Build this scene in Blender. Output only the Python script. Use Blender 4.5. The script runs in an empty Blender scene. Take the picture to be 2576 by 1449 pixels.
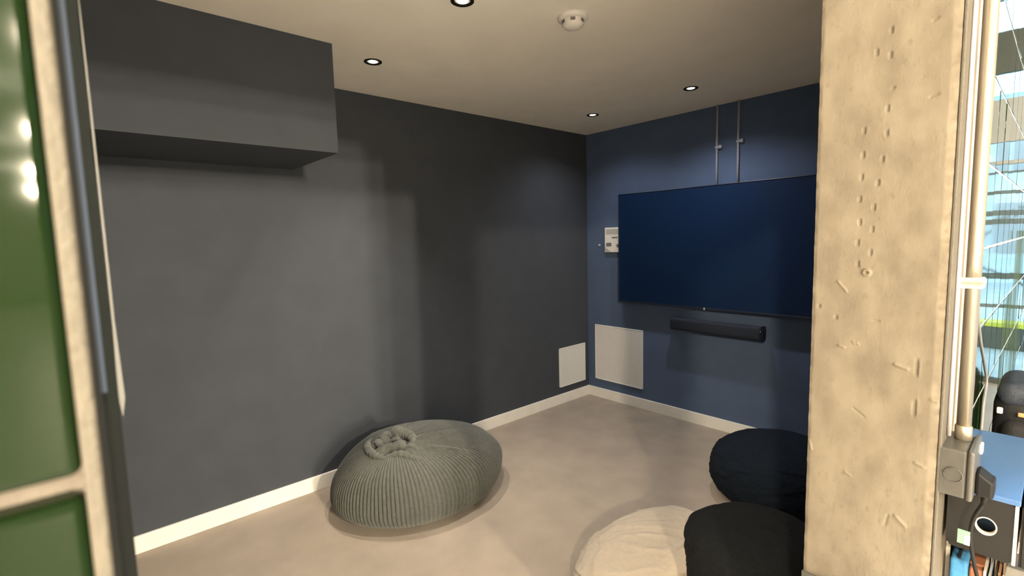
import bpy, bmesh, math, random
import numpy as np
from mathutils import Vector, Matrix, noise as mnoise

random.seed(7)
scene = bpy.context.scene
C = scene.collection
PI = math.pi

# ------------------------------------------------------------------ camera
CAM = Vector((3.05881, -3.69805, 1.53966))
FPX = 1235.32
yaw, pitch, roll = math.radians(48.412), math.radians(5.623), math.radians(-1.509)
fw = Vector((-math.sin(yaw) * math.cos(pitch), math.cos(yaw) * math.cos(pitch), -math.sin(pitch)))
rt = Vector((math.cos(yaw), math.sin(yaw), 0))
up = rt.cross(fw)
r2 = rt * math.cos(roll) + up * math.sin(roll)
u2 = up * math.cos(roll) - rt * math.sin(roll)
cam_d = bpy.data.cameras.new('camera')
cam = bpy.data.objects.new('camera', cam_d)
C.objects.link(cam)
M = Matrix((r2, u2, -fw)).transposed().to_4x4()
M.translation = CAM
cam.matrix_world = M
cam_d.sensor_fit = 'HORIZONTAL'
cam_d.sensor_width = 36.0
cam_d.lens = 36.0 * FPX / 2576.0
cam_d.clip_start = 0.01
cam_d.clip_end = 300
cam_d.dof.use_dof = True
cam_d.dof.focus_distance = 3.2
cam_d.dof.aperture_fstop = 11.0
scene.camera = cam

# ------------------------------------------------------------------ world, exposure
scene.view_settings.view_transform = 'Standard'
scene.view_settings.look = 'None'
scene.view_settings.gamma = 1.0
scene.view_settings.use_curve_mapping = False
scene.view_settings.exposure = 0.0
w = bpy.data.worlds.new('sky')
scene.world = w
w.use_nodes = True
bg = w.node_tree.nodes['Background']
bg.inputs[0].default_value = (0.62, 0.84, 1.0, 1)
bg.inputs[1].default_value = 4.0
LAMP_I = 110.0      # radiant intensity of the nearest hall pendant
DOWN_W = 105.0       # recessed room downlights
FILL_W = 2700.0    # added hall spots, their floor bounce fills the room ceiling
WARM = (1.0, 0.84, 0.60)
WARM2 = (1.0, 0.88, 0.72)
NEUT = (0.96, 0.95, 0.95)

# ------------------------------------------------------------------ materials
MATS = {}
def mat(name, col, rough=0.6, metal=0.0, spec=0.5, noise_amt=0.0, noise_scale=40.0, bump=0.0, bump_scale=200.0,
        emit=None, estr=0.0, coat=0.0, detail=4.0, stretch=None, trans=0.0, alpha=1.0, sheen=0.0):
    if name in MATS: return MATS[name]
    m = bpy.data.materials.new(name); m.use_nodes = True
    nt = m.node_tree; b = nt.nodes['Principled BSDF']
    b.inputs['Base Color'].default_value = (*col, 1)
    b.inputs['Roughness'].default_value = rough
    b.inputs['Metallic'].default_value = metal
    b.inputs['Specular IOR Level'].default_value = spec
    b.inputs['Coat Weight'].default_value = coat
    b.inputs['Transmission Weight'].default_value = trans
    b.inputs['Sheen Weight'].default_value = sheen
    if emit:
        b.inputs['Emission Color'].default_value = (*emit, 1)
        b.inputs['Emission Strength'].default_value = estr
    if noise_amt > 0 or bump > 0:
        tc = nt.nodes.new('ShaderNodeTexCoord')
        mp = nt.nodes.new('ShaderNodeMapping')
        nt.links.new(tc.outputs['Object'], mp.inputs[0])
        if stretch: mp.inputs['Scale'].default_value = stretch
    if noise_amt > 0:
        n = nt.nodes.new('ShaderNodeTexNoise')
        n.inputs['Scale'].default_value = noise_scale; n.inputs['Detail'].default_value = detail
        nt.links.new(mp.outputs[0], n.inputs['Vector'])
        mx = nt.nodes.new('ShaderNodeMix'); mx.data_type = 'RGBA'
        mx.inputs[6].default_value = (*[c * (1 - noise_amt) for c in col], 1)
        mx.inputs[7].default_value = (*[min(1, c * (1 + noise_amt)) for c in col], 1)
        cr = nt.nodes.new('ShaderNodeMapRange')
        cr.inputs[1].default_value = 0.3; cr.inputs[2].default_value = 0.7
        nt.links.new(n.outputs[0], cr.inputs[0]); nt.links.new(cr.outputs[0], mx.inputs[0])
        nt.links.new(mx.outputs[2], b.inputs['Base Color'])
    if bump > 0:
        n2 = nt.nodes.new('ShaderNodeTexNoise')
        n2.inputs['Scale'].default_value = bump_scale; n2.inputs['Detail'].default_value = 3
        nt.links.new(mp.outputs[0], n2.inputs['Vector'])
        bp = nt.nodes.new('ShaderNodeBump'); bp.inputs['Strength'].default_value = bump
        bp.inputs['Distance'].default_value = 0.004
        nt.links.new(n2.outputs[0], bp.inputs['Height']); nt.links.new(bp.outputs[0], b.inputs['Normal'])
    MATS[name] = m
    return m

mat('slate_paint', (0.058, 0.066, 0.082), 0.8, spec=0.12, noise_amt=0.05, noise_scale=6, bump=0.06, bump_scale=350)
mat('navy_paint', (0.082, 0.118, 0.205), 0.8, spec=0.10, noise_amt=0.05, noise_scale=6, bump=0.06, bump_scale=350)
mat('ceiling_paint', (0.82, 0.79, 0.73), 0.9, spec=0.1, noise_amt=0.03, noise_scale=5, bump=0.05, bump_scale=300)
mat('white_gloss', (0.84, 0.82, 0.78), 0.45, noise_amt=0.04, noise_scale=9)
mat('carpet', (0.36, 0.305, 0.255), 0.98, spec=0.05, noise_amt=0.10, noise_scale=4.5, bump=0.55, bump_scale=420, detail=9, sheen=0.2)
mat('concrete_hall', (0.50, 0.47, 0.43), 0.4, noise_amt=0.12, noise_scale=3)
mat('hall_white', (0.70, 0.68, 0.64), 0.85, noise_amt=0.03, noise_scale=4)
mat('hall_ceiling', (0.35, 0.37, 0.38), 0.8, noise_amt=0.05, noise_scale=4)
mat('grout', (0.19, 0.165, 0.14), 0.9, noise_amt=0.12, noise_scale=160, bump=0.4, bump_scale=900)
mat('pale_grout', (0.55, 0.50, 0.43), 0.9, noise_amt=0.1, noise_scale=160)
mat('cream_trim', (0.080, 0.070, 0.055), 0.6, noise_amt=0.10, noise_scale=220, bump=0.3, bump_scale=700)
mat('black_metal', (0.004, 0.0045, 0.005), 0.7, spec=0.2, noise_amt=0.1)
mat('black_plastic', (0.005, 0.005, 0.0055), 0.6, spec=0.25, noise_amt=0.1)
mat('daylit_steel', (0.045, 0.062, 0.10), 0.6, metal=0.0, spec=0.2, noise_amt=0.08)  # blue tint of the daylight mixed into the strip colour
mat('dark_glass_edge', (0.0025, 0.0045, 0.0042), 0.7, spec=0.2, noise_amt=0.1)
mat('glint_grey', (0.16, 0.16, 0.155), 0.5, noise_amt=0.05)  # grey for the modelled highlight on the door edge
mat('silver', (0.80, 0.80, 0.78), 0.22, metal=0.7, noise_amt=0.05)
mat('galvanised', (0.44, 0.39, 0.31), 0.34, metal=0.75, noise_amt=0.12, noise_scale=60, stretch=(1, 1, .15), bump=0.1, bump_scale=120)
mat('grey_enamel', (0.058, 0.056, 0.051), 0.4, noise_amt=0.06, noise_scale=60, bump=0.08, bump_scale=500)
mat('white_plastic', (0.74, 0.72, 0.70), 0.4, noise_amt=0.03)
mat('purple_white', (0.40, 0.375, 0.41), 0.45, noise_amt=0.06, noise_scale=90)
mat('grey_board', (0.018, 0.0175, 0.017), 0.16, spec=0.55, noise_amt=0.06, noise_scale=30)
mat('grey_front', (0.013, 0.0125, 0.012), 0.65, spec=0.2, noise_amt=0.06, noise_scale=30)
mat('daylit_top', (0.046, 0.110, 0.26), 0.3, noise_amt=0.08, noise_scale=25)  # blue of reflected daylight put into the ledge top colour
mat('board_edge', (0.62, 0.55, 0.45), 0.6, noise_amt=0.12, noise_scale=120)
mat('tv_screen', (0.004, 0.016, 0.052), 0.42, spec=0.22, noise_amt=0.05)
mat('tv_body', (0.006, 0.011, 0.024), 0.45, noise_amt=0.05)
mat('soundbar_cloth', (0.007, 0.012, 0.026), 0.85, noise_amt=0.2, noise_scale=500, bump=0.3, bump_scale=900)
mat('panel_white', (0.78, 0.78, 0.78), 0.6, noise_amt=0.03)
mat('mesh_white', (0.72, 0.72, 0.72), 0.6, noise_amt=0.06, noise_scale=420, bump=0.5, bump_scale=500, detail=1)
mat('trunk_grey', (0.34, 0.36, 0.42), 0.5, noise_amt=0.08, noise_scale=60)
mat('mark_grey', (0.16, 0.16, 0.17), 0.6, noise_amt=0.05)
mat('mark_pale', (0.42, 0.42, 0.42), 0.6, noise_amt=0.05)
mat('bulb', (0.9, 0.85, 0.7), 0.4, emit=(1.0, 0.90, 0.66), estr=7.0, noise_amt=0.01)
mat('green_paint', (0.055, 0.105, 0.060), 0.4, noise_amt=0.08, noise_scale=30)
mat('facade_grey', (0.33, 0.36, 0.40), 0.5, noise_amt=0.05)
mat('facade_dark', (0.05, 0.06, 0.07), 0.5, noise_amt=0.05)
mat('outside_pale', (0.62, 0.70, 0.76), 0.8, noise_amt=0.08, noise_scale=2)
mat('outside_ground', (0.50, 0.54, 0.56), 0.8, noise_amt=0.1, noise_scale=3)
mat('yellow_paint', (0.75, 0.68, 0.06), 0.5, noise_amt=0.06)
mat('pack_black', (0.010, 0.010, 0.013), 0.75, noise_amt=0.25, noise_scale=80, bump=0.4, bump_scale=300)
mat('pack_navy', (0.028, 0.036, 0.055), 0.6, noise_amt=0.25, noise_scale=60, bump=0.4, bump_scale=200)
mat('tan_leather', (0.45, 0.24, 0.11), 0.6, noise_amt=0.1)
mat('blue_fabric', (0.045, 0.20, 0.42), 0.8, noise_amt=0.12, noise_scale=120, bump=0.2, bump_scale=400)
mat('terracotta', (0.28, 0.10, 0.045), 0.7, noise_amt=0.12, noise_scale=40)
mat('paper', (0.72, 0.66, 0.58), 0.8, noise_amt=0.05)
mat('tag_green', (0.16, 0.30, 0.22), 0.6, noise_amt=0.05)
mat('bench_wood', (0.22, 0.15, 0.09), 0.6, noise_amt=0.2, noise_scale=8, stretch=(1, 6, 6))
mat('linen_cream', (0.50, 0.43, 0.345), 0.95, spec=0.1, noise_amt=0.05, noise_scale=40, bump=0.5, bump_scale=60, stretch=(1, 1, 4), sheen=0.2)
mat('linen_black', (0.0075, 0.0085, 0.0095), 0.95, spec=0.15, noise_amt=0.2, noise_scale=60, bump=0.5, bump_scale=160)
mat('linen_navy', (0.0075, 0.012, 0.020), 0.95, spec=0.15, noise_amt=0.2, noise_scale=60, bump=0.4, bump_scale=160)
mat('corduroy', (0.094, 0.100, 0.094), 0.95, spec=0.1, noise_amt=0.16, noise_scale=50, bump=0.35, bump_scale=500, sheen=0.25)

def tile_material():
    m = mat('green_tile', (0.022, 0.072, 0.020), 0.05, spec=0.11, coat=0.0)
    nt = m.node_tree; b = nt.nodes['Principled BSDF']
    tc = nt.nodes.new('ShaderNodeTexCoord')
    oi = nt.nodes.new('ShaderNodeObjectInfo')
    n = nt.nodes.new('ShaderNodeTexNoise'); n.inputs['Scale'].default_value = 5; n.inputs['Detail'].default_value = 2
    add = nt.nodes.new('ShaderNodeVectorMath'); add.operation = 'ADD'
    nt.links.new(tc.outputs['Object'], add.inputs[0]); nt.links.new(oi.outputs['Random'], add.inputs[1])
    nt.links.new(add.outputs[0], n.inputs['Vector'])
    ramp = nt.nodes.new('ShaderNodeMix'); ramp.data_type = 'RGBA'
    ramp.inputs[6].default_value = (0.0042, 0.0110, 0.0024, 1); ramp.inputs[7].default_value = (0.0066, 0.0150, 0.0042, 1)
    nt.links.new(n.outputs[0], ramp.inputs[0]); nt.links.new(ramp.outputs[2], b.inputs['Base Color'])
    n2 = nt.nodes.new('ShaderNodeTexNoise'); n2.inputs['Scale'].default_value = 9
    nt.links.new(add.outputs[0], n2.inputs['Vector'])
    bp = nt.nodes.new('ShaderNodeBump'); bp.inputs['Strength'].default_value = 0.035; bp.inputs['Distance'].default_value = 0.004
    nt.links.new(n2.outputs[0], bp.inputs['Height']); nt.links.new(bp.outputs[0], b.inputs['Normal'])
tile_material()

def concrete_material():
    m = bpy.data.materials.new('tan_concrete'); m.use_nodes = True; MATS['tan_concrete'] = m
    nt = m.node_tree; b = nt.nodes['Principled BSDF']; b.inputs['Roughness'].default_value = 0.8
    b.inputs['Specular IOR Level'].default_value = 0.25
    tc = nt.nodes.new('ShaderNodeTexCoord'); mp = nt.nodes.new('ShaderNodeMapping')
    mp.inputs['Scale'].default_value = (1, 1, 0.55)
    nt.links.new(tc.outputs['Object'], mp.inputs[0])
    def nz(sc, det):
        n = nt.nodes.new('ShaderNodeTexNoise'); n.inputs['Scale'].default_value = sc; n.inputs['Detail'].default_value = det
        nt.links.new(mp.outputs[0], n.inputs['Vector']); return n
    a = nz(22, 8); c = nz(90, 5)
    m1 = nt.nodes.new('ShaderNodeMix'); m1.data_type = 'RGBA'
    m1.inputs[6].default_value = (0.122, 0.102, 0.077, 1); m1.inputs[7].default_value = (0.172, 0.147, 0.113, 1)
    r = nt.nodes.new('ShaderNodeMapRange'); r.inputs[1].default_value = .32; r.inputs[2].default_value = .68
    nt.links.new(a.outputs[0], r.inputs[0]); nt.links.new(r.outputs[0], m1.inputs[0])
    m2 = nt.nodes.new('ShaderNodeMix'); m2.data_type = 'RGBA'
    m2.inputs[7].default_value = (0.105, 0.083, 0.058, 1)
    r2_ = nt.nodes.new('ShaderNodeMapRange'); r2_.inputs[1].default_value = .60; r2_.inputs[2].default_value = .75
    r2_.inputs[4].default_value = .45
    nt.links.new(c.outputs[0], r2_.inputs[0]); nt.links.new(r2_.outputs[0], m2.inputs[0])
    nt.links.new(m1.outputs[2], m2.inputs[6])
    # worn brown band down the outer arris, ragged edge
    sx = nt.nodes.new('ShaderNodeSeparateXYZ'); nt.links.new(tc.outputs['Object'], sx.inputs[0])
    wn = nz(14, 6)
    wadd = nt.nodes.new('ShaderNodeMath'); wadd.operation = 'MULTIPLY_ADD'
    nt.links.new(wn.outputs[0], wadd.inputs[0]); wadd.inputs[1].default_value = 0.14; nt.links.new(sx.outputs[0], wadd.inputs[2])
    r3 = nt.nodes.new('ShaderNodeMapRange'); r3.inputs[1].default_value = 2.985; r3.inputs[2].default_value = 3.012; r3.inputs[4].default_value = .7
    nt.links.new(wadd.outputs[0], r3.inputs[0])
    m3 = nt.nodes.new('ShaderNodeMix'); m3.data_type = 'RGBA'; m3.inputs[7].default_value = (0.095, 0.069, 0.046, 1)
    nt.links.new(r3.outputs[0], m3.inputs[0]); nt.links.new(m2.outputs[2], m3.inputs[6])
    nt.links.new(m3.outputs[2], b.inputs['Base Color'])
    f = nz(260, 4)
    bp = nt.nodes.new('ShaderNodeBump'); bp.inputs['Strength'].default_value = .22; bp.inputs['Distance'].default_value = .003
    nt.links.new(f.outputs[0], bp.inputs['Height']); nt.links.new(bp.outputs[0], b.inputs['Normal'])
concrete_material()

def glass_material():
    m = bpy.data.materials.new('window_glass'); m.use_nodes = True; MATS['window_glass'] = m
    nt = m.node_tree; nt.nodes.clear()
    o = nt.nodes.new('ShaderNodeOutputMaterial'); t = nt.nodes.new('ShaderNodeBsdfTransparent')
    g = nt.nodes.new('ShaderNodeBsdfGlossy'); g.inputs['Roughness'].default_value = .02
    t.inputs[0].default_value = (.86, .95, .96, 1)
    fr = nt.nodes.new('ShaderNodeFresnel'); fr.inputs[0].default_value = 1.45
    mx = nt.nodes.new('ShaderNodeMixShader')
    nt.links.new(fr.outputs[0], mx.inputs[0]); nt.links.new(t.outputs[0], mx.inputs[1]); nt.links.new(g.outputs[0], mx.inputs[2])
    nt.links.new(mx.outputs[0], o.inputs[0])
glass_material()

# ------------------------------------------------------------------ mesh helpers
def B(): return bmesh.new()
def bx(bm, x0, x1, y0, y1, z0, z1, bevel=0.0, seg=2):
    r = bmesh.ops.create_cube(bm, size=1.0)
    vs = r['verts']
    for v in vs:
        v.co = Vector((x0 + (v.co.x + .5) * (x1 - x0), y0 + (v.co.y + .5) * (y1 - y0), z0 + (v.co.z + .5) * (z1 - z0)))
    if bevel > 0:
        es = list({e for v in vs for e in v.link_edges})
        bmesh.ops.bevel(bm, geom=es, offset=bevel, segments=seg, profile=.5, affect='EDGES')
    return bm
def lathe(bm, prof, cx=0, cy=0, seg=32, close=False):
    rings = []
    for r, z in prof:
        rings.append([bm.verts.new((cx + r * math.cos(2 * PI * k / seg), cy + r * math.sin(2 * PI * k / seg), z)) for k in range(seg)])
    for a, b in zip(rings[:-1], rings[1:]):
        for k in range(seg):
            bm.faces.new((a[k], a[(k + 1) % seg], b[(k + 1) % seg], b[k]))
    if close:
        bm.faces.new(rings[0][::-1]); bm.faces.new(rings[-1])
    return bm
def tube(bm, pts, r, seg=8, cap=True):
    pts = [Vector(q) for q in pts]; rings = []
    rad = r if hasattr(r, '__len__') else [r] * len(pts)
    ref = None
    for i, q in enumerate(pts):
        t = (pts[min(i + 1, len(pts) - 1)] - pts[max(i - 1, 0)]).normalized()
        if ref is None: ref = Vector((1, 0, 0)) if abs(t.x) < .9 else Vector((0, 1, 0))
        n = (ref - t * ref.dot(t)).normalized(); ref = n; b = t.cross(n)
        rings.append([bm.verts.new(q + (n * math.cos(2 * PI * k / seg) + b * math.sin(2 * PI * k / seg)) * rad[i]) for k in range(seg)])
    for a, b in zip(rings[:-1], rings[1:]):
        for k in range(seg): bm.faces.new((a[k], a[(k + 1) % seg], b[(k + 1) % seg], b[k]))
    if cap: bm.faces.new(rings[0][::-1]); bm.faces.new(rings[-1])
    return bm
def spline(pts, n=8):
    pts = [Vector(q) for q in pts]; P = [pts[0] * 2 - pts[1]] + pts + [pts[-1] * 2 - pts[-2]]; out = []
    for i in range(1, len(P) - 2):
        for k in range(n):
            t = k / n
            out.append(.5 * ((2 * P[i]) + (P[i + 1] - P[i - 1]) * t + (2 * P[i - 1] - 5 * P[i] + 4 * P[i + 1] - P[i + 2]) * t * t + (3 * P[i] - P[i - 1] - 3 * P[i + 1] + P[i + 2]) * t ** 3))
    out.append(pts[-1]); return out
def obj(name, bm, m, parent=None, smooth=False, label=None):
    me = bpy.data.meshes.new(name)
    if isinstance(bm, bmesh.types.BMesh):
        bmesh.ops.recalc_face_normals(bm, faces=bm.faces)
        bm.to_mesh(me); bm.free()
    else:
        me.from_pydata(*bm); me.update()
    me.materials.append(MATS[m])
    if smooth: me.polygons.foreach_set('use_smooth', [True] * len(me.polygons))
    o = bpy.data.objects.new(name, me); C.objects.link(o)
    if parent:
        o.parent = parent
        o.matrix_parent_inverse = Matrix.Translation(-parent.location)
    if label: o['label'] = label
    return o
def thing(name, label, cat, loc=(0, 0, 0), group=None):
    o = bpy.data.objects.new(name, None); C.objects.link(o); o.location = loc
    o.empty_display_size = .1
    o['label'] = label; o['category'] = cat
    if group: o['group'] = group
    return o
def tag(o, label, cat, group=None):
    o['label'] = label; o['category'] = cat
    if group: o['group'] = group
    return o
def struct(name, bm, m, label=None, parent=None, smooth=False):
    o = obj(name, bm, m, parent, smooth)
    if parent is None: o['kind'] = 'structure'
    if label: o['label'] = label
    return o

# ------------------------------------------------------------------ room shell
H = 2.5; XR = 2.703; XW = 2.920; YJ = -2.518; YN = -3.7005; HALLZ = 3.7
struct('floor', bx(B(), -.1, XR + .06, -5.3, .1, -.1, 0), 'carpet', 'beige carpet of the dim room')
struct('ceiling', bx(B(), -.1, XR, -5.3, .1, H, H + .12), 'ceiling_paint', 'plain pale ceiling of the dim room')
struct('wall_left', bx(B(), -.12, 0, -5.3, .12, 0, H), 'slate_paint', 'dark slate painted left wall')
struct('wall_back', bx(B(), 0, XR, 0, .12, 0, H), 'navy_paint', 'navy painted wall behind the television')
struct('wall_front', bx(B(), -.12, XR, -5.42, -5.3, 0, H), 'slate_paint', 'dark wall behind the entrance side')
struct('wall_bulkhead', bx(B(), 0, .659, -5.3, -2.685, 1.985, H), 'slate_paint', 'dark boxed-in bulkhead hanging high on the left wall')
struct('baseboard_left', bx(B(), 0, .016, -5.3, 0, 0, .093, .003), 'white_gloss', 'white baseboard along the slate wall')
struct('baseboard_back', bx(B(), .016, XR, -.016, 0, 0, .093, .003), 'white_gloss', 'white baseboard along the navy wall')
struct('wall_header', bx(B(), XR, XW, YN, YJ, 2.33, HALLZ), 'hall_white', 'wall above the opening')

# near jamb: green tiled wall
wn = struct('wall_near', bx(B(), XR, 2.912, -8.0, YN, 0, HALLZ), 'grout', 'pale grouted wall carrying green glazed tiles beside the opening')
T = 0.2
def tile_mesh(w_, h_, t_):
    bm = bx(B(), 0, t_, -w_ / 2, w_ / 2, -h_ / 2, h_ / 2, .0022, 3)
    me = bpy.data.meshes.new('tile'); bm.to_mesh(me); bm.free()
    me.materials.append(MATS['green_tile'])
    big = max(p_.area for p_ in me.polygons)
    me.polygons.foreach_set('use_smooth', [p_.area < big * .02 for p_ in me.polygons])
    return me
tm = tile_mesh(T - .005, T - .005, .009)
def add_tile(parent, x, y, z):
    o = bpy.data.objects.new('tile', tm); C.objects.link(o); o.parent = parent
    o.location = (x, y, z)
    o.rotation_euler = (random.gauss(0, .001), random.gauss(0, .0035), random.gauss(0, .0035))
    return o
ZG = 1.4885
for c in range(5):
    for k in range(-7, 5):
        y = YN - .0 - (T - .005) / 2 - c * T
        o = add_tile(wn, 2.9105, y, ZG + (k + .5) * T)
        if c == 0 and k in (-1, 0): o.rotation_euler = (0, 0, 0)
struct('trim_1', bx(B(), XR, 2.9195, YN, -3.6972, 0, 2.33, .0008), 'cream_trim', 'thin cream edge trim of the green tiled wall')

# door frame seen edge-on beside the tiles
d1 = thing('door_1', 'black metal door frame with a slim steel strip and a modelled highlight beside the green tiles', 'door frame', (2.87, -3.6972, 0))
del d1['category']; d1['kind'] = 'structure'
cy = CAM.y
obj('frame', bx(B(), 2.868, 2.910, -3.6972, cy + .0023, 0, 2.33), 'black_metal', d1)
obj('steel_strip', bx(B(), 2.838, 2.860, -3.6972, cy + .00434, 1.495, 2.33), 'daylit_steel', d1)
obj('glass_edge', bx(B(), 2.790, 2.820, -3.6972, cy + .00845, 0, 2.33), 'dark_glass_edge', d1)
bm = B()
prev = None
for z, yi, yo in ((1.466, .0104, .0105), (1.474, .0096, .0118), (1.488, .0098, .0115), (1.508, .0101, .0110), (1.60, .0103, .0108), (1.625, .0103, .0107), (1.66, .0104, .01045)):
    ring = [bm.verts.new((xx, cy + yy, z)) for xx, yy in ((2.776, yi), (2.784, yi), (2.784, yo), (2.776, yo))]
    if prev:
        for k in range(4): bm.faces.new((prev[k], prev[(k + 1) % 4], ring[(k + 1) % 4], ring[k]))
    else: bm.faces.new(ring)
    prev = ring
bm.faces.new(prev)
obj('edge_glint', bm, 'glint_grey', d1, label='sliver modelled as the bright highlight on the glass edge')  # sliver added in the shape of a reflected highlight
obj('rear_post', bx(B(), 2.703, 2.786, -3.6972, cy + .0085, 0, 2.33), 'black_metal', d1)

# far jamb: rough tan concrete pillar with dents and chips as relief, and the wall going on behind it
def pillar_face():
    nx, nz = 122, 900
    z0, z1 = .70, 2.30
    X = np.linspace(XR, XW, nx); Z = np.linspace(z0, z1, nz)
    gx, gz = np.meshgrid(X, Z)
    d = np.zeros_like(gx)
    P = 6.12e-4
    def p2w(px, py):      # crop marks measured on the face -> metres on the face
        z = 1.432 - (py - 724) * 6.85e-4 - (2392 - px) * 4.5e-5
        xl = 2.703; return xl + (px - (2045 - (py - 724) * .0421)) * (.223 / 347.), z
    slots = [(2257, 15), (2222, 62), (2255, 80), (2248, 222), (2190, 270), (2246, 289), (2187, 337), (2235, 359), (2183, 400), (2224, 422),
             (2178, 462), (2214, 490), (2178, 528), (2210, 552), (2172, 588), (2205, 619), (2172, 650), (2317, 945), (2312, 1060), (2112, 810), (2064, 776)]
    for i, (a, b) in enumerate(slots):
        x, z = p2w(a, b); L = .0062 if b < 700 else (.016 if a > 2300 else .004)
        d += -.0032 * np.exp(-((gx - x) / .0022) ** 2 - ((gz - z) / L) ** 4)
        d += .0008 * np.exp(-((gx - x - .0046) / .002) ** 2 - ((gz - z) / L) ** 4)
    def stroke(a, b, c_, e, wd, amp):
        x0, z0_ = p2w(a, b); x1, z1_ = p2w(c_, e)
        vx, vz = x1 - x0, z1_ - z0_; L2 = vx * vx + vz * vz
        t = np.clip(((gx - x0) * vx + (gz - z0_) * vz) / L2, 0, 1)
        r = np.hypot(gx - x0 - t * vx, gz - z0_ - t * vz)
        return .75 * amp * np.exp(-(r / wd) ** 2)
    for s in ((2266, 941, 2296, 952, .0028, .004), (2120, 897, 2134, 901, .0024, .003), (2159, 883, 2163, 888, .002, .003), (2169, 885, 2173, 890, .002, .003),
              (2118, 700, 2142, 732, .002, .003), (2158, 1086, 2187, 1108, .0016, -.003), (2315, 1218, 2334, 1226, .0026, .003), (2268, 1390, 2290, 1412, .003, .003),
              (2248, 1392, 2240, 1425, .002, -.002), (2213, 817, 2226, 818, .002, -.002), (2135, 1291, 2150, 1300, .002, .0025), (2352, 1032, 2364, 1036, .003, .003),
              (2028, 1210, 2036, 1240, .0022, .003), (2350, 25, 2360, 22, .002, -.003), (2258, 172, 2262, 170, .0025, -.003), (2346, 218, 2360, 215, .003, -.0025)):
        d += stroke(*s)
    x, z = p2w(2195, 677); rr = np.hypot(gx - x, gz - z)
    d += .004 * np.exp(-((rr - .005) / .0026) ** 2) - .002 * np.exp(-(rr / .003) ** 2)
    verts = []
    faces = []
    for j in range(nz):
        for i in range(nx):
            x, z = gx[j, i], gz[j, i]
            n = mnoise.noise((x * 30, 3.1, z * 18)) * .0004 + mnoise.noise((x * 160, 7.7, z * 90)) * .00013
            e = min(1, (XW - x) / .012); rag = 0
            if e < 1: rag = (1 - e) * (.0035 + .003 * mnoise.noise((x * 60, 1.3, z * 90)))
            e2 = min(1, (x - XR) / .006)
            if e2 < 1: rag += (1 - e2) * (.002 + .002 * mnoise.noise((x * 60, 5.3, z * 70)))
            verts.append((x, YJ - d[j, i] - n + rag, z))
    for j in range(nz - 1):
        for i in range(nx - 1):
            a = j * nx + i
            faces.append((a, a + 1, a + nx + 1, a + nx))
    return verts, [], faces
wf = struct('wall_far', bx(B(), XR, XW, YJ + .012, 3.0, 0, HALLZ), 'tan_concrete', 'rough tan plastered wall end with dents beside the opening')
obj('plaster_face', pillar_face(), 'tan_concrete', wf, smooth=True)
bm = B(); bx(bm, XR, XW, YJ, YJ + .012, 0, .70); bx(bm, XR, XW, YJ, YJ + .012, 2.30, HALLZ)
obj('plaster_base', bm, 'tan_concrete', wf)
struct('baseboard_pillar', bx(B(), XR - .001, XW - .05, YJ - .008, YJ - .003, 0, .776, .001), 'grey_enamel', 'dark grey kick plate at the foot of the tan wall end')
# cream arris strip past the corner and the tiled face beyond the conduit
obj('corner_strip', bx(B(), XW, XW + .006, YJ + .006, YJ + .085, 0, HALLZ, .002), 'cream_trim', wf)
TY0 = -2.30
obj('grout_bed', bx(B(), XW, XW + .0072, TY0, .86, 0, 3.1), 'pale_grout', wf)
for c in range(15):
    for k in range(-7, 8):
        add_tile(wf, XW - .0005, TY0 + (c + .5) * T, ZG + (k + .5) * T)

# ------------------------------------------------------------------ hall shell
struct('floor_hall', bx(B(), XR + .06, 26, -8.0, 3.2, -.1, 0), 'concrete_hall', 'pale concrete floor of the bright hall')
struct('ceiling_hall', bx(B(), XW, 26, -8.0, 3.2, HALLZ, HALLZ + .1), 'hall_ceiling', 'grey ceiling of the bright hall')
struct('wall_hall_rear', bx(B(), XW, 26, -8.12, -8.0, 0, HALLZ), 'hall_white', 'white rear wall of the hall')
struct('wall_hall_end', bx(B(), 26, 26.1, -8.0, 3.2, 0, HALLZ), 'hall_white', 'white end wall of the hall')

# glazed facade at the far end of the hall
FY = 3.0
win = thing('window_1', 'green framed glazed front of the hall with pale street light', 'window', (3.0, FY, 0))
del win['category']; win['kind'] = 'structure'
xs = [2.93, 4.4, 6.0, 7.6, 9.2, 10.8, 12.4, 14.0, 15.6, 17.2, 18.8, 20.4, 22.0, 23.6, 25.2, 26]
for i, x in enumerate(xs[1:-1]):
    obj('mullion', bx(B(), x - .035, x + .035, FY - .03, FY + .06, 0, HALLZ, .004), 'green_paint', win)
obj('low_post', bx(B(), 3.062, 3.118, FY - .05, FY + .03, 0, 1.50, .004), 'green_paint', win)
for z0, z1, m in ((0, .05, 'facade_dark'), (2.34, 2.74, 'facade_grey'), (2.98, 3.36, 'facade_dark'), (2.13, 2.165, 'facade_grey')):
    obj('transom', bx(B(), 2.93, 26, FY - .015, FY + .045, z0, z1, .004), m, win)
for a, b in zip(xs[:-1], xs[1:]):
    for z0, z1 in ((.05, 2.13), (2.165, 2.34), (2.74, 2.98), (3.36, HALLZ)):
        obj('pane', bx(B(), a + .03, b - .03, FY + .01, FY + .018, z0, z1), 'window_glass', win)

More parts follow.
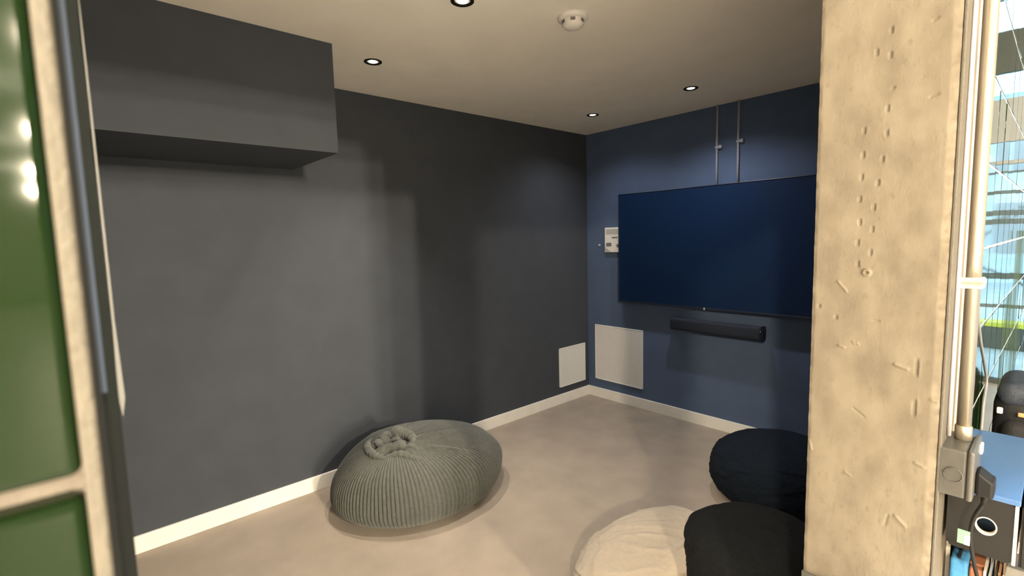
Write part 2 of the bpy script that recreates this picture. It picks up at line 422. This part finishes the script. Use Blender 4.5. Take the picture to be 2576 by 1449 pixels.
# street outside
struct('ground_street', bx(B(), -20, 60, FY + .2, 40, -.25, -.05), 'outside_ground', 'pale pavement outside the glazed front')
rail = thing('railing', 'dark horizontal railing outside the glazed front', 'railing', (5, 4.5, -.05))
for z, t in ((2.17, .012), (1.94, .02), (1.70, .03), (1.60, .03), (.96, .035), (.60, .02)):
    obj('rail', bx(B(), 2.0, 25, 4.49, 4.52, z - t, z + t), 'facade_dark', rail)
for x in (2.2, 5.0, 8.0, 11.0, 14.0, 17.0, 20.0, 23.0):
    obj('post', bx(B(), x - .03, x + .03, 4.48, 4.53, -.05, 2.2), 'facade_dark', rail)
for q in (((2.6, 4.5, 2.15), (4.2, 4.5, .96)), ((2.4, 4.5, .5), (4.4, 4.5, 1.6))):
    obj('brace', tube(B(), q, .014), 'facade_dark', rail)
kb = thing('kerb_barrier', 'yellow topped dark kerb barrier along the street', 'barrier', (8, 5.2, -.05))
obj('barrier_body', bx(B(), 1, 25, 5.2, 5.5, -.05, .24, .01), 'facade_dark', kb)
obj('yellow_strip', bx(B(), 1, 25, 5.19, 5.51, .24, .30, .01), 'yellow_paint', kb)
bd = thing('street_building', 'pale building across the street with rows of windows', 'building', (10, 16, -.05))
obj('facade_wall', bx(B(), -15, 45, 16, 20, -.05, 5.2), 'outside_pale', bd)
for k in range(18):
    for z in (.8, 3.1):
        f = obj('window', bx(B(), -13 + k * 3.1, -11.4 + k * 3.1, 15.95, 16.02, z, z + 1.4), 'facade_grey', bd)

# ------------------------------------------------------------------ lamps
def pendant(x, y, z, gain, label):
    t = thing('pendant_lamp', label, 'lamp', (x, y, z), 'warm pendant lamps hanging in a row in the hall')
    r = .085
    m = mat('pendant_glow_%d' % int(x), (.9, .85, .7), .5, emit=WARM, estr=LAMP_I * gain / (PI * r * r), noise_amt=.01)
    obj('globe', lathe(B(), [(max(.0005, r * math.sin(PI * k / 14)), z - r * math.cos(PI * k / 14)) for k in range(15)], x, y, 24), m.name, t, True)
    obj('cap', lathe(B(), [(.02, z + .16), (.05, z + .15), (.055, z + .103), (.04, z + .100)], x, y, 20, True), 'black_metal', t, True)
    obj('cord', tube(B(), [(x, y, z + .15), (x, y, HALLZ)], .005), 'black_plastic', t)
PEND = [(7.93, -3.74, 0.95, 'pendant lamp nearest the opening, highest reflection in the green tile'),
        (11.79, -3.90, 1.2, 'second pendant lamp from the opening, second reflection down the green tile'),
        (16.4, -4.09, 1.7, 'third pendant lamp from the opening, third reflection down the green tile'),
        (20.6, -4.27, 2.5, 'farthest pendant lamp, lowest reflection in the green tile')]
PEND += [(4.2, -6.3, .60, 'added fill pendant of the rear row, the one nearer the green tiled wall'), (6.2, -6.35, .60, 'added fill pendant of the rear row, the one farther from the tiled wall')]  # unseen rear pair added to brighten the navy back wall
for x, y, g, l in PEND: pendant(x, y, 3.13, g, l)

def downlight(x, y, label, power, col, angle=100):
    t = thing('downlight', label, 'downlight', (x, y, H), 'recessed black rimmed ceiling downlights')
    obj('trim_ring', lathe(B(), [(.047, H + .001), (.047, H - .003), (.044, H - .005), (.034, H - .004), (.031, H + .0), (.026, H + .012)], x, y, 36), 'black_metal', t, True)
    obj('bulb', lathe(B(), [(.0005, H - .0005), (.014, H - .001), (.021, H - .0025), (.024, H + .002)], x, y, 28), 'bulb', t, True)
    ld = bpy.data.lights.new('downlight_beam', 'SPOT'); ld.energy = power; ld.color = col
    ld.spot_size = math.radians(angle); ld.spot_blend = 1.0; ld.shadow_soft_size = .025
    lo = bpy.data.objects.new('downlight_beam', ld); C.objects.link(lo)
    lo.location = (x, y, H - .012); lo.parent = t; lo.matrix_parent_inverse = Matrix.Translation(-t.location)
def fill_spot(x, y, label, power):  # unseen spots put in for bounce light through the opening
    t = thing('fill_spot', label, 'spotlight', (x, y, HALLZ), 'added ceiling spots over the hall floor')
    obj('head', lathe(B(), [(.02, HALLZ - .06), (.05, HALLZ - .065), (.055, HALLZ - .20), (.048, HALLZ - .20), (.044, HALLZ - .12), (.001, HALLZ - .12)], x, y, 24), 'black_metal', t, True)
    obj('stem', tube(B(), [(x, y, HALLZ - .062), (x, y, HALLZ)], .012, 10), 'black_metal', t)
    ld = bpy.data.lights.new('fill_beam', 'SPOT'); ld.energy = power; ld.color = (1, .9, .74)
    ld.spot_size = math.radians(56); ld.spot_blend = .5; ld.shadow_soft_size = .04
    lo = bpy.data.objects.new('fill_beam', ld); C.objects.link(lo)
    lo.location = (x, y, HALLZ - .19); lo.parent = t; lo.matrix_parent_inverse = Matrix.Translation(-t.location)
fill_spot(4.1, -2.9, 'added black fill spot in the hall outside the opening, nearer the glazed front', FILL_W)
fill_spot(4.1, -4.3, 'added black fill spot in the hall outside the opening, nearer the rear wall', FILL_W)
downlight(1.392, -2.445, 'round downlight cut by the top edge, nearest the smoke alarm', DOWN_W, WARM2)
downlight(.558, -2.424, 'round downlight just right of the boxed bulkhead', DOWN_W * 1.0, WARM2, 88)
downlight(1.363, -.574, 'round downlight above the television cables', DOWN_W * .55, NEUT, 142)
downlight(.528, -.555, 'small round downlight nearest the far corner', DOWN_W * .26, NEUT, 140)

# smoke alarm
sx_, sy_ = 1.575, -1.985
t = thing('smoke_alarm', 'white round smoke alarm on the pale ceiling', 'smoke alarm', (sx_, sy_, H))
obj('base', lathe(B(), [(.066, H), (.066, H - .012), (.060, H - .017), (.001, H - .017)], sx_, sy_, 40), 'white_plastic', t, True)
obj('dome', lathe(B(), [(.048, H - .017), (.047, H - .034), (.040, H - .044), (.022, H - .050), (.0005, H - .051)], sx_, sy_, 36), 'white_plastic', t, True)
for a in range(6):
    an = a * PI / 3 + .2
    bm = bx(B(), -.010, .010, -.002, .002, -.006, .006)
    bmesh.ops.rotate(bm, verts=bm.verts, cent=(0, 0, 0), matrix=Matrix.Rotation(an + PI / 2, 3, 'Z'))
    bmesh.ops.translate(bm, verts=bm.verts, vec=(sx_ + .0472 * math.cos(an), sy_ + .0472 * math.sin(an), H - .026))
    obj('vent_slot', bm, 'mark_grey', t)

# ------------------------------------------------------------------ television wall
tv = thing('television', 'large dark wall-mounted television on the navy wall', 'television', (1.224, -.04, .965))
TX0, TX1, TZ0, TZ1 = .421, 2.027, .960, 1.909
obj('housing', bx(B(), TX0 + .02, TX1 - .02, -.068, -.030, TZ0 + .02, TZ1 - .02, .008), 'tv_body', tv)
bm = B(); bx(bm, TX0, TX1, -.082, -.066, TZ0, TZ0 + .014, .003); bx(bm, TX0, TX1, -.082, -.066, TZ1 - .008, TZ1, .003)
bx(bm, TX0, TX0 + .008, -.082, -.066, TZ0, TZ1, .003); bx(bm, TX1 - .008, TX1, -.082, -.066, TZ0, TZ1, .003)
obj('bezel', bm, 'tv_body', tv)
obj('screen', bx(B(), TX0 + .006, TX1 - .006, -.079, -.066, TZ0 + .012, TZ1 - .006), 'tv_screen', tv)
obj('logo_lamp', bx(B(), 1.218, 1.231, -.087, -.081, TZ0 - .004, TZ0 + .016, .002), 'silver', tv, label='tiny pale sensor at the lower edge')
obj('wall_bracket', bx(B(), .95, 1.5, -.032, -.001, 1.2, 1.65, .004), 'black_metal', tv)
sb = thing('soundbar', 'dark cloth covered soundbar below the television', 'soundbar', (1.3, -.05, .84))
bm = bx(B(), .935, 1.668, -.105, -.03, .772, .872, .022, 5)
obj('body', bm, 'soundbar_cloth', sb, True)
obj('end_cap', bx(B(), 1.640, 1.672, -.107, -.028, .770, .874, .024, 5), 'tv_body', sb, True)
obj('status_light', bx(B(), 1.652, 1.657, -.1085, -.1065, .838, .848, .001), 'trunk_grey', sb)
obj('bracket', bx(B(), 1.1, 1.5, -.03, 0, .80, .84), 'black_metal', sb)
for x, z, lab in ((1.273, 2.19, 'slim grey cable conduit above the television, left of the pair'), (1.432, 2.21, 'slim grey cable conduit above the television, right of the pair')):
    t = thing('cable_conduit', lab, 'conduit', (x, 0, 1.9), 'pair of conduits from ceiling to television')
    obj('tube', tube(B(), [(x, -.010, 1.86), (x - .001, -.010, 2.2), (x, -.010, H)], .0085, 10), 'trunk_grey', t, True)
    obj('clip', bx(B(), x - .013, x + .013, -.021, 0, z - .008, z + .008, .003), 'trunk_grey', t)
    obj('tab', bx(B(), x + .012, x + .040, -.026, 0, z - .012, z + .014, .005), 'trunk_grey', t)
cp = thing('control_panel', 'white wall control panel tucked beside the television edge', 'control panel', (.31, 0, 1.40))
obj('body', bx(B(), .227, .43, -.028, 0, 1.40, 1.626, .006), 'white_plastic', cp)
obj('display', bx(B(), .245, .385, -.0295, -.028, 1.565, 1.612), 'mark_pale', cp)
obj('slot', bx(B(), .31, .375, -.0297, -.028, 1.528, 1.541), 'mark_grey', cp)
obj('button', bx(B(), .250, .305, -.032, -.028, 1.458, 1.488, .004), 'mark_grey', cp)
obj('notch', bx(B(), .362, .384, -.0297, -.028, 1.445, 1.475, .0005), 'mark_grey', cp)
bm = B(); v = [bm.verts.new(q) for q in ((.230, -.0292, 1.404), (.300, -.0292, 1.404), (.232, -.0292, 1.448), (.230, -.0280, 1.404), (.300, -.0280, 1.404), (.232, -.0280, 1.448))]
bm.faces.new(v[:3]); bm.faces.new(v[3:][::-1])
for a, b in ((0, 1), (1, 2), (2, 0)): bm.faces.new((v[a], v[b], v[b + 3], v[a + 3]))
obj('corner_mark', bm, 'mark_pale', cp)
bm = B(); lathe(bm, [(.0005, -.018), (.008, -.016), (.010, -.008), (.010, 0)], 0, 0, 16)
bmesh.ops.rotate(bm, verts=bm.verts, cent=(0, 0, 0), matrix=Matrix.Rotation(-PI / 2, 3, 'X'))
bmesh.ops.rotate(bm, verts=bm.verts, cent=(0, 0, 0), matrix=Matrix.Rotation(PI, 3, 'X'))
for v in bm.verts: v.co.y = -abs(v.co.y)
bmesh.ops.translate(bm, verts=bm.verts, vec=(.150, 0, 1.466))
tag(obj('coat_hook', bm, 'mark_pale', None, True), 'tiny pale wall hook left of the white control panel', 'hook')

def access_panel(label, axis, a0, a1, z0, z1):
    t = thing('access_panel', label, 'panel', (0, (a0 + a1) / 2, z0) if axis == 'x' else ((a0 + a1) / 2, 0, z0))
    fwid = .010
    def pb(bm, b0, b1, c0, c1, d0, d1, bev=0):
        if axis == 'x': bx(bm, d0, d1, b0, b1, c0, c1, bev)
        else: bx(bm, b0, b1, -d1, -d0, c0, c1, bev)
    bm = B()
    pb(bm, a0, a1, z0, z0 + fwid, 0, .010, .002); pb(bm, a0, a1, z1 - fwid, z1, 0, .010, .002)
    pb(bm, a0, a0 + fwid, z0, z1, 0, .010, .002); pb(bm, a1 - fwid, a1, z0, z1, 0, .010, .002)
    obj('frame', bm, 'panel_white', t)
    bm = B(); pb(bm, a0 + fwid, a1 - fwid, z0 + fwid, z1 - fwid, 0, .0075)
    obj('grille', bm, 'mesh_white', t)
    # fine grille wires
    bm = B(); n = 26
    for k in range(1, n):
        q = a0 + fwid + (a1 - a0 - 2 * fwid) * k / n; pb(bm, q - .001, q + .001, z0 + fwid, z1 - fwid, .0075, .009)
        q = z0 + fwid + (z1 - z0 - 2 * fwid) * k / n; pb(bm, a0 + fwid, a1 - fwid, q - .001, q + .001, .0075, .0088)
    o = obj('grille_wires', bm, 'panel_white', t); o['kind'] = 'stuff'
access_panel('smaller white grille panel low on the slate wall near the corner', 'x', -.429, -.058, .156, .526)
access_panel('larger white grille panel low on the navy wall near the corner', 'y', .09, .624, .178, .710)

# ------------------------------------------------------------------ beanbags
def bag_mesh(ax, ay, h, rot, zb, rb, nu, nv, n=2.3, pole=(0, 0), ribs=0, rib_amp=0, fold_amp=.0, seed=0, pucker=.0, wr=(.012, 3.0), wfun=None, powr=2.0, lean=0.0):
    verts = []; faces = []
    cr, sr = math.cos(rot), math.sin(rot)
    for j in range(nv + 1):
        tt = j / nv; s = 2 * tt - 1; a = abs(s); sn = math.sin(a * PI / 2); cs = max(0, math.cos(a * PI / 2))
        r = cs ** (2 / n)
        if s < 0: z = zb * (1 - sn ** (2 / n)); r = rb + (1 - rb) * r
        else: z = zb + (h - zb) * sn ** (2 / n)
        px = pole[0] * max(0, s) ** powr; py = pole[1] * max(0, s) ** powr
        for i in range(nu):
            u = 2 * PI * i / nu
            rr = 1.0
            x = ax * r * math.cos(u); y = ay * r * math.sin(u)
            q = Vector((x * 3 + seed, y * 3, z * 3))
            nz = mnoise.noise(q * wr[1] / 3) * wr[0] + mnoise.noise(q * wr[1]) * wr[0] * .35
            dl = math.hypot(x, y) + 1e-6
            ox, oy = x / dl, y / dl
            side = min(1, r * 1.3)
            off = nz
            dz = nz * (1 - side) * .8
            if ribs:
                wv = abs(math.sin(ribs * u / 2 + .35 * mnoise.noise(Vector((u * 3, z * 9, seed))))) ** .7
                off += rib_amp * (wv - .6) * min(1, r * 2.2)
                dz += rib_amp * (wv - .6) * (1 - side) * min(1, r * 3)
            if fold_amp and s > 0:
                f = math.exp(-((r - .22) / .13) ** 2) * (.66 + .34 * math.cos(u + 1.6))
                wob = u + 2.2 * (r - .2) + .5 * mnoise.noise(Vector((u * 1.3, r * 4, seed)))
                dz += fold_amp * f * (abs(math.sin(2.5 * wob + 1.0)) ** .55 * .9 - .62 + math.sin(9 * wob + 2.2) * .10)
                off += fold_amp * f * .5 * math.sin(4 * wob)
            if pucker and s > 0: dz -= pucker * math.exp(-(r / .10) ** 2)
            if wfun: e = wfun(u, s, z, x, y); off += e * side; dz += e * (1 - side)
            X = x + ox * off * side; Y = y + oy * off * side
            Z = max(0.0, z + dz) if j > 0 else 0.0
            if j == 0: Z = 0
            if lean: Z *= 1 - lean * max(0, -(Y / ay) - .15) * min(1, max(0, .5 - X / ax))
            verts.append((X * cr - Y * sr + px, X * sr + Y * cr + py, Z))
    for j in range(nv):
        for i in range(nu):
            a = j * nu + i; b = j * nu + (i + 1) % nu
            faces.append((a, b, b + nu, a + nu))
    faces.append(tuple(range(nu))[::-1])
    return verts, [], faces
def place(o, x, y): o.location = (x, y, 0); return o

gb = thing('beanbag', 'grey ribbed corduroy beanbag slumped against the slate wall', 'beanbag', (.475, -2.203, 0))
def gw(u, s, z, x, y):
    # panel seam: crease running to the right of the gather and a ridge down the front
    e = 0
    for uc, am, wd in ((1.30, -.018, .07), (.98, .016, .13), (.25, .006, .05), (2.6, -.010, .07), (-2.2, -.008, .06), (-1.1, -.006, .05)):
        dd = (u - uc + PI) % (2 * PI) - PI
        e += am * math.exp(-(dd / wd) ** 2) * max(0, s) ** .5
    return e
o = obj('cover', bag_mesh(.447, .541, .425, .093, .136, .70, 792, 130, 2.25, pole=(.16, -.235), ribs=132, rib_amp=.013, fold_amp=.10, seed=1.7, pucker=.045, wr=(.014, 2.2), wfun=gw, powr=1.6, lean=.28), 'corduroy', gb, True)
o.matrix_parent_inverse = Matrix.Identity(4)
from mathutils.bvhtree import BVHTree
bvh = BVHTree.FromPolygons([v.co for v in o.data.vertices], [tuple(p_.vertices) for p_ in o.data.polygons if len(p_.vertices) == 4])
def fold(pts, rad, n=12, name='gathered_fold'):
    q = []
    for a in spline([(p_[0] + .115, p_[1] + .015, p_[2]) for p_ in pts], n):
        hit = bvh.ray_cast(Vector((a.x, a.y, 1)), Vector((0, 0, -1)))[0]
        q.append(Vector((a.x, a.y, (hit.z if hit else .3) + a.z)))
    for _ in range(3): q = [q[0]] + [(q[k - 1] + q[k] * 2 + q[k + 1]) / 4 for k in range(1, len(q) - 1)] + [q[-1]]
    m = len(q); rr = [rad * (.30 + .70 * math.sin(PI * (k / (m - 1)) ** .8)) * (1 + .12 * math.sin(k * 1.3)) for k in range(m)]
    f = obj(name, tube(B(), q, rr, 14), 'corduroy', gb, True); f.matrix_parent_inverse = Matrix.Identity(4)
fold([(-.21, -.26, -.014), (-.14, -.33, -.004), (-.05, -.375, .004), (.03, -.385, .004), (.09, -.36, -.004), (.14, -.32, -.014)], .021)
fold([(-.14, -.27, -.012), (-.10, -.20, .004), (-.02, -.155, .010), (.06, -.16, .006), (.12, -.19, -.010)], .031)
fold([(-.07, -.335, -.012), (.01, -.315, .008), (.06, -.27, .010), (.12, -.225, .002), (.18, -.18, -.012)], .027)
fold([(-.05, -.245, -.004), (.0, -.225, .010), (.05, -.215, .004)], .018)
fold([(.08, -.37, -.014), (.13, -.30, -.002), (.19, -.25, -.002), (.23, -.19, -.014)], .020)
fold([(.13, -.17, -.008), (.20, -.06, -.003), (.24, .05, -.003), (.25, .17, -.008)], .011, 12, 'seam')

cb = thing('beanbag', 'cream linen beanbag at the bottom edge beside the black one', 'beanbag', (1.895, -1.885, 0))
def cw(u, s, z, x, y):
    q = Vector((x * 5, y * 5, z * 16))
    w_ = Vector((mnoise.noise(q * .7), mnoise.noise(q * .7 + Vector((9, 4, 1))), 0)) * .8
    return .010 * math.exp(-(mnoise.noise(q + w_) / .10) ** 2) + .005 * math.exp(-(mnoise.noise(q * 2.1 + w_ * 2) / .12) ** 2) + .004 * mnoise.noise(q * .6) - .006
o = obj('cover', bag_mesh(.272, .425, .240, .049, .078, .74, 260, 110, 2.3, pole=(.16, .10), seed=4.2, wr=(.010, 3.5), wfun=cw, fold_amp=.0), 'linen_cream', cb, True)
o.matrix_parent_inverse = Matrix.Identity(4)
kb_ = thing('beanbag', 'black linen beanbag between the cream beanbag and the tan wall end', 'beanbag', (2.398, -1.970, 0))
def kw(u, s, z, x, y):
    q = Vector((x * 5 + 3, y * 5, z * 14))
    return .007 * math.exp(-(mnoise.noise(q) / .10) ** 2) + .004 * math.exp(-(mnoise.noise(q * 2.1) / .12) ** 2) - .004
o = obj('cover', bag_mesh(.252, .235, .520, .10, .430, .28, 220, 110, 2.3, pole=(.02, .0), seed=8.1, wr=(.008, 3.2), wfun=kw, fold_amp=.0), 'linen_black', kb_, True)
o.matrix_parent_inverse = Matrix.Identity(4)
nb = thing('beanbag', 'dark navy beanbag under the television by the navy wall', 'beanbag', (2.03, -.755, 0))
o = obj('cover', bag_mesh(.375, .36, .368, -.188, .150, .56, 200, 90, 2.4, pole=(.02, .0), seed=12.4, wr=(.008, 2.6), wfun=kw, fold_amp=.0), 'linen_navy', nb, True)
o.matrix_parent_inverse = Matrix.Identity(4)

# ------------------------------------------------------------------ conduit, socket box and things on the hall side of the wall
XF = XW + .006
t = thing('wall_conduit', 'thick galvanised conduit pipe running down beside the tan wall end', 'conduit', (2.948, -2.44, 1.13))
obj('pipe', tube(B(), [(2.948, -2.44, 1.13), (2.948, -2.44, HALLZ)], .0112, 20), 'galvanised', t, True)
obj('coupler', lathe(B(), [(.0112, 1.132), (.0132, 1.133), (.0132, 1.158), (.0112, 1.16)], 2.948, -2.44, 24), 'galvanised', t, True)
s = obj('saddle_clip', bx(B(), XF - .006, 2.964, -2.458, -2.422, 1.426, 1.447, .003), 'silver', t)
obj('clip_groove', bx(B(), XF - .005, 2.9648, -2.4585, -2.4215, 1.4345, 1.4385, .0005), 'galvanised', s)
tag(obj('white_cable', tube(B(), [(XF + .0035, -2.462, z) for z in (1.14, 1.6, 2.2, 3.0, HALLZ)], .0036, 10), 'purple_white', None, True), 'thin white cable running beside the galvanised conduit', 'cable')

jb = thing('socket_box', 'grey metal socket box at the foot of the conduit', 'socket box', (2.95, -2.465, 1.04))
obj('body', bx(B(), XF - .005, 2.962, -2.512, -2.40, 1.041, 1.132, .004, 3), 'grey_enamel', jb)
obj('faceplate', bx(B(), 2.9622, 2.972, -2.514, -2.398, 1.039, 1.134, .004, 3), 'grey_enamel', jb)
bm = lathe(B(), [(.0005, .0006), (.0118, .0006), (.0122, .0003), (.0128, .0022), (.0140, .0020), (.0146, -.001)], 0, 0, 32)
bmesh.ops.rotate(bm, verts=bm.verts, cent=(0, 0, 0), matrix=Matrix.Rotation(PI / 2, 3, 'X'))
bmesh.ops.translate(bm, verts=bm.verts, vec=(2.944, -2.5125, 1.083))
obj('knockout', bm, 'grey_enamel', jb)
obj('rocker_switch', bx(B(), 2.971, 2.976, -2.43, -2.41, 1.105, 1.125, .002), 'white_plastic', jb)
pl = thing('power_plug', 'black power plug pushed into the grey socket box', 'plug', (2.98, -2.46, 1.04))
bm = bx(B(), 2.9722, 2.998, -2.485, -2.440, 1.042, 1.088, .005, 2)
for v in bm.verts:
    if v.co.x > 2.985 and v.co.z > 1.07: v.co.z -= .012
obj('body', bm, 'black_plastic', pl)
obj('strain_relief', tube(B(), [(2.986, -2.465, 1.044), (2.984, -2.465, 1.022)], [.006, .004], 10), 'black_plastic', pl, True)
obj('lead', tube(B(), spline([(2.984, -2.465, 1.024), (2.972, -2.455, .985), (2.968, -2.440, .94), (2.974, -2.42, .88), (2.988, -2.405, .80), (2.993, -2.40, .70), (2.99, -2.39, .62)]), .0036, 8), 'black_plastic', pl, True)
tg = obj('label_tag', bx(B(), 2.950, 2.968, -2.449, -2.4475, .925, .953), 'tag_green', pl)
obj('tag_stripe', bx(B(), 2.960, 2.9682, -2.4495, -2.4470, .925, .944), 'paper', tg)

led = thing('wall_ledge', 'grey boxed ledge with a cable hole below the socket box', 'ledge', (2.98, -2.2, .883))
def board_with_hole(x0, x1, z0, z1, y0, y1, cx, cz, rx, rz, seg=32):
    bm = B(); outer = []; inner = []
    for y in (y0, y1):
        ro = []; ri = []
        for k in range(seg):
            a = 2 * PI * (k + .5) / seg; c_, s_ = math.cos(a), math.sin(a)
            ri.append(bm.verts.new((cx + rx * c_, y, cz + rz * s_)))
            tx = ((x1 - cx) if c_ > 0 else (cx - x0)) / max(1e-6, abs(c_)); tz = ((z1 - cz) if s_ > 0 else (cz - z0)) / max(1e-6, abs(s_))
            q = min(tx, tz); ro.append(bm.verts.new((cx + q * c_, y, cz + q * s_)))
        outer.append(ro); inner.append(ri)
    for k in range(seg):
        n_ = (k + 1) % seg
        for y_ in (0, 1): bm.faces.new((outer[y_][k], outer[y_][n_], inner[y_][n_], inner[y_][k]))
        bm.faces.new((inner[0][k], inner[0][n_], inner[1][n_], inner[1][k]))
        bm.faces.new((outer[0][k], outer[0][n_], outer[1][n_], outer[1][k]))
    return bm
obj('front_board', board_with_hole(XF, 3.028, .883, 1.004, -2.385, -2.373, 2.985, .946, .0145, .0165), 'grey_front', led)
bm = lathe(B(), [(.0148, 0), (.0165, -.0012), (.0152, -.002), (.0140, 0), (.0140, .010)], 0, 0, 32)
for v in bm.verts: v.co = Vector((2.985 + v.co.x, -2.385 + v.co.z, .946 + v.co.y * 1.13))
obj('hole_rim', bm, 'board_edge', led, True)
obj('top_board', bx(B(), XF, 3.031, -2.387, -1.972, 1.004, 1.015, .0015), 'daylit_top', led)
obj('bottom_board', bx(B(), XF, 3.028, -2.373, -1.972, .883, .893), 'grey_board', led)
obj('end_board', bx(B(), 3.024, 3.029, -2.386, -1.972, .883, 1.0035), 'board_edge', led)
obj('support_leg', bx(B(), 2.93, 2.96, -2.02, -1.985, 0, .884), 'grey_board', led)
l2 = thing('wall_ledge', 'grey boxed ledge continuing at the right picture edge', 'ledge', (3.3, -2.2, 0))
obj('front_board', bx(B(), 3.037, 3.60, -2.385, -2.373, .883, 1.004), 'grey_front', l2)
obj('top_board', bx(B(), 3.035, 3.60, -2.387, -1.972, 1.004, 1.015, .0015), 'daylit_top', l2)
obj('end_board', bx(B(), 3.033, 3.038, -2.383, -1.972, .883, 1.0035), 'black_plastic', l2)
obj('support_leg', bx(B(), 3.45, 3.49, -2.2, -2.16, 0, .884), 'grey_board', l2)

# low bench under the ledge with odds and ends
bn = thing('low_bench', 'low wooden bench beneath the grey ledge', 'bench', (3.2, -2.2, 0))
obj('seat_board', bx(B(), 2.935, 3.42, -2.34, -2.06, .56, .60, .004), 'bench_wood', bn)
for x in (2.97, 3.39):
    for y in (-2.31, -2.09): obj('leg', bx(B(), x - .02, x + .02, y - .02, y + .02, 0, .56), 'bench_wood', bn)
def sack(name, label, cat, x0, x1, y0, y1, z0, z1, m, extra=None):
    t = thing(name, label, cat, ((x0 + x1) / 2, (y0 + y1) / 2, z0))
    bm = bx(B(), x0, x1, y0, y1, z0, z1, min(x1 - x0, y1 - y0) * .22, 4)
    for v in bm.verts:
        f = (v.co.z - z0) / (z1 - z0)
        v.co.x = (x0 + x1) / 2 + (v.co.x - (x0 + x1) / 2) * (1 - .12 * f * f)
    obj('body', bm, m, t, True)
    return t
t = sack('fabric_pouch', 'blue fabric pouch standing under the grey ledge', 'pouch', 2.930, 2.962, -2.345, -2.24, .60, .836, 'blue_fabric')
obj('zip', bx(B(), 2.943, 2.948, -2.34, -2.245, .834, .839, .001), 'pack_black', t)
t = sack('clay_pot', 'brown bottle-shaped pot beside the blue pouch', 'pot', 2.960, 2.986, -2.335, -2.26, .60, .824, 'terracotta')
obj('rim', bx(B(), 2.961, 2.985, -2.32, -2.275, .822, .828, .002), 'terracotta', t)
t = thing('paper_stack', 'pale leaflets standing under the grey ledge', 'leaflets', (3.0, -2.3, .60))
for k in range(4):
    obj('leaflet', bx(B(), 2.984 + k * .007, 2.9875 + k * .007, -2.34 + k * .004, -2.20, .60, .828 - .012 * (k % 3)), ('paper', 'outside_pale', 'paper', 'tan_leather')[k], t)
t = thing('carton', 'cream carton under the ledge at the lower right corner', 'carton', (3.05, -2.3, .60))
obj('box', bx(B(), 3.014, 3.10, -2.35, -2.22, .60, .832, .002), 'paper', t)
obj('flap', bx(B(), 3.012, 3.06, -2.352, -2.348, .80, .838, .001), 'paper', t)

# backpack on a stool behind the ledge
st = thing('stool', 'low stool behind the grey ledge carrying the backpack', 'stool', (3.11, -1.62, 0))
obj('seat', bx(B(), 2.95, 3.30, -1.80, -1.44, .66, .70, .01), 'bench_wood', st)
for x in (2.99, 3.26):
    for y in (-1.76, -1.48): obj('leg', bx(B(), x - .015, x + .015, y - .015, y + .015, 0, .66), 'bench_wood', st)
bp = thing('backpack', 'black backpack with navy top flap behind the grey ledge', 'backpack', (3.09, -1.62, .70))
bm = bx(B(), 2.942, 3.26, -1.72, -1.50, .70, 1.075, .06, 5)
obj('body', bm, 'pack_black', bp, True)
bm = bx(B(), 2.950, 3.255, -1.728, -1.50, 1.018, 1.094, .034, 5)
obj('top_flap', bm, 'pack_navy', bp, True)
obj('front_pocket', bx(B(), 2.965, 3.235, -1.765, -1.70, .73, .99, .03, 4), 'pack_black', bp, True)
obj('zip_pull', bx(B(), 2.953, 2.966, -1.733, -1.722, 1.000, 1.018, .003), 'paper', bp)
obj('leather_tab', bx(B(), 2.996, 3.03, -1.734, -1.724, 1.0, 1.012, .003), 'tan_leather', bp)

tag(obj('hanging_wire', tube(B(), spline([(2.936, -2.30, 1.470), (2.937, -2.235, 1.40), (2.938, -2.14, 1.295), (2.939, -1.97, 1.183), (2.940, -1.91, 1.130), (2.940, -1.95, 1.08), (2.942, -1.99, 1.018)]), .0032, 8), 'mark_grey', None, True),
    'thin grey wire looping down the tiled wall behind the conduit', 'wire')
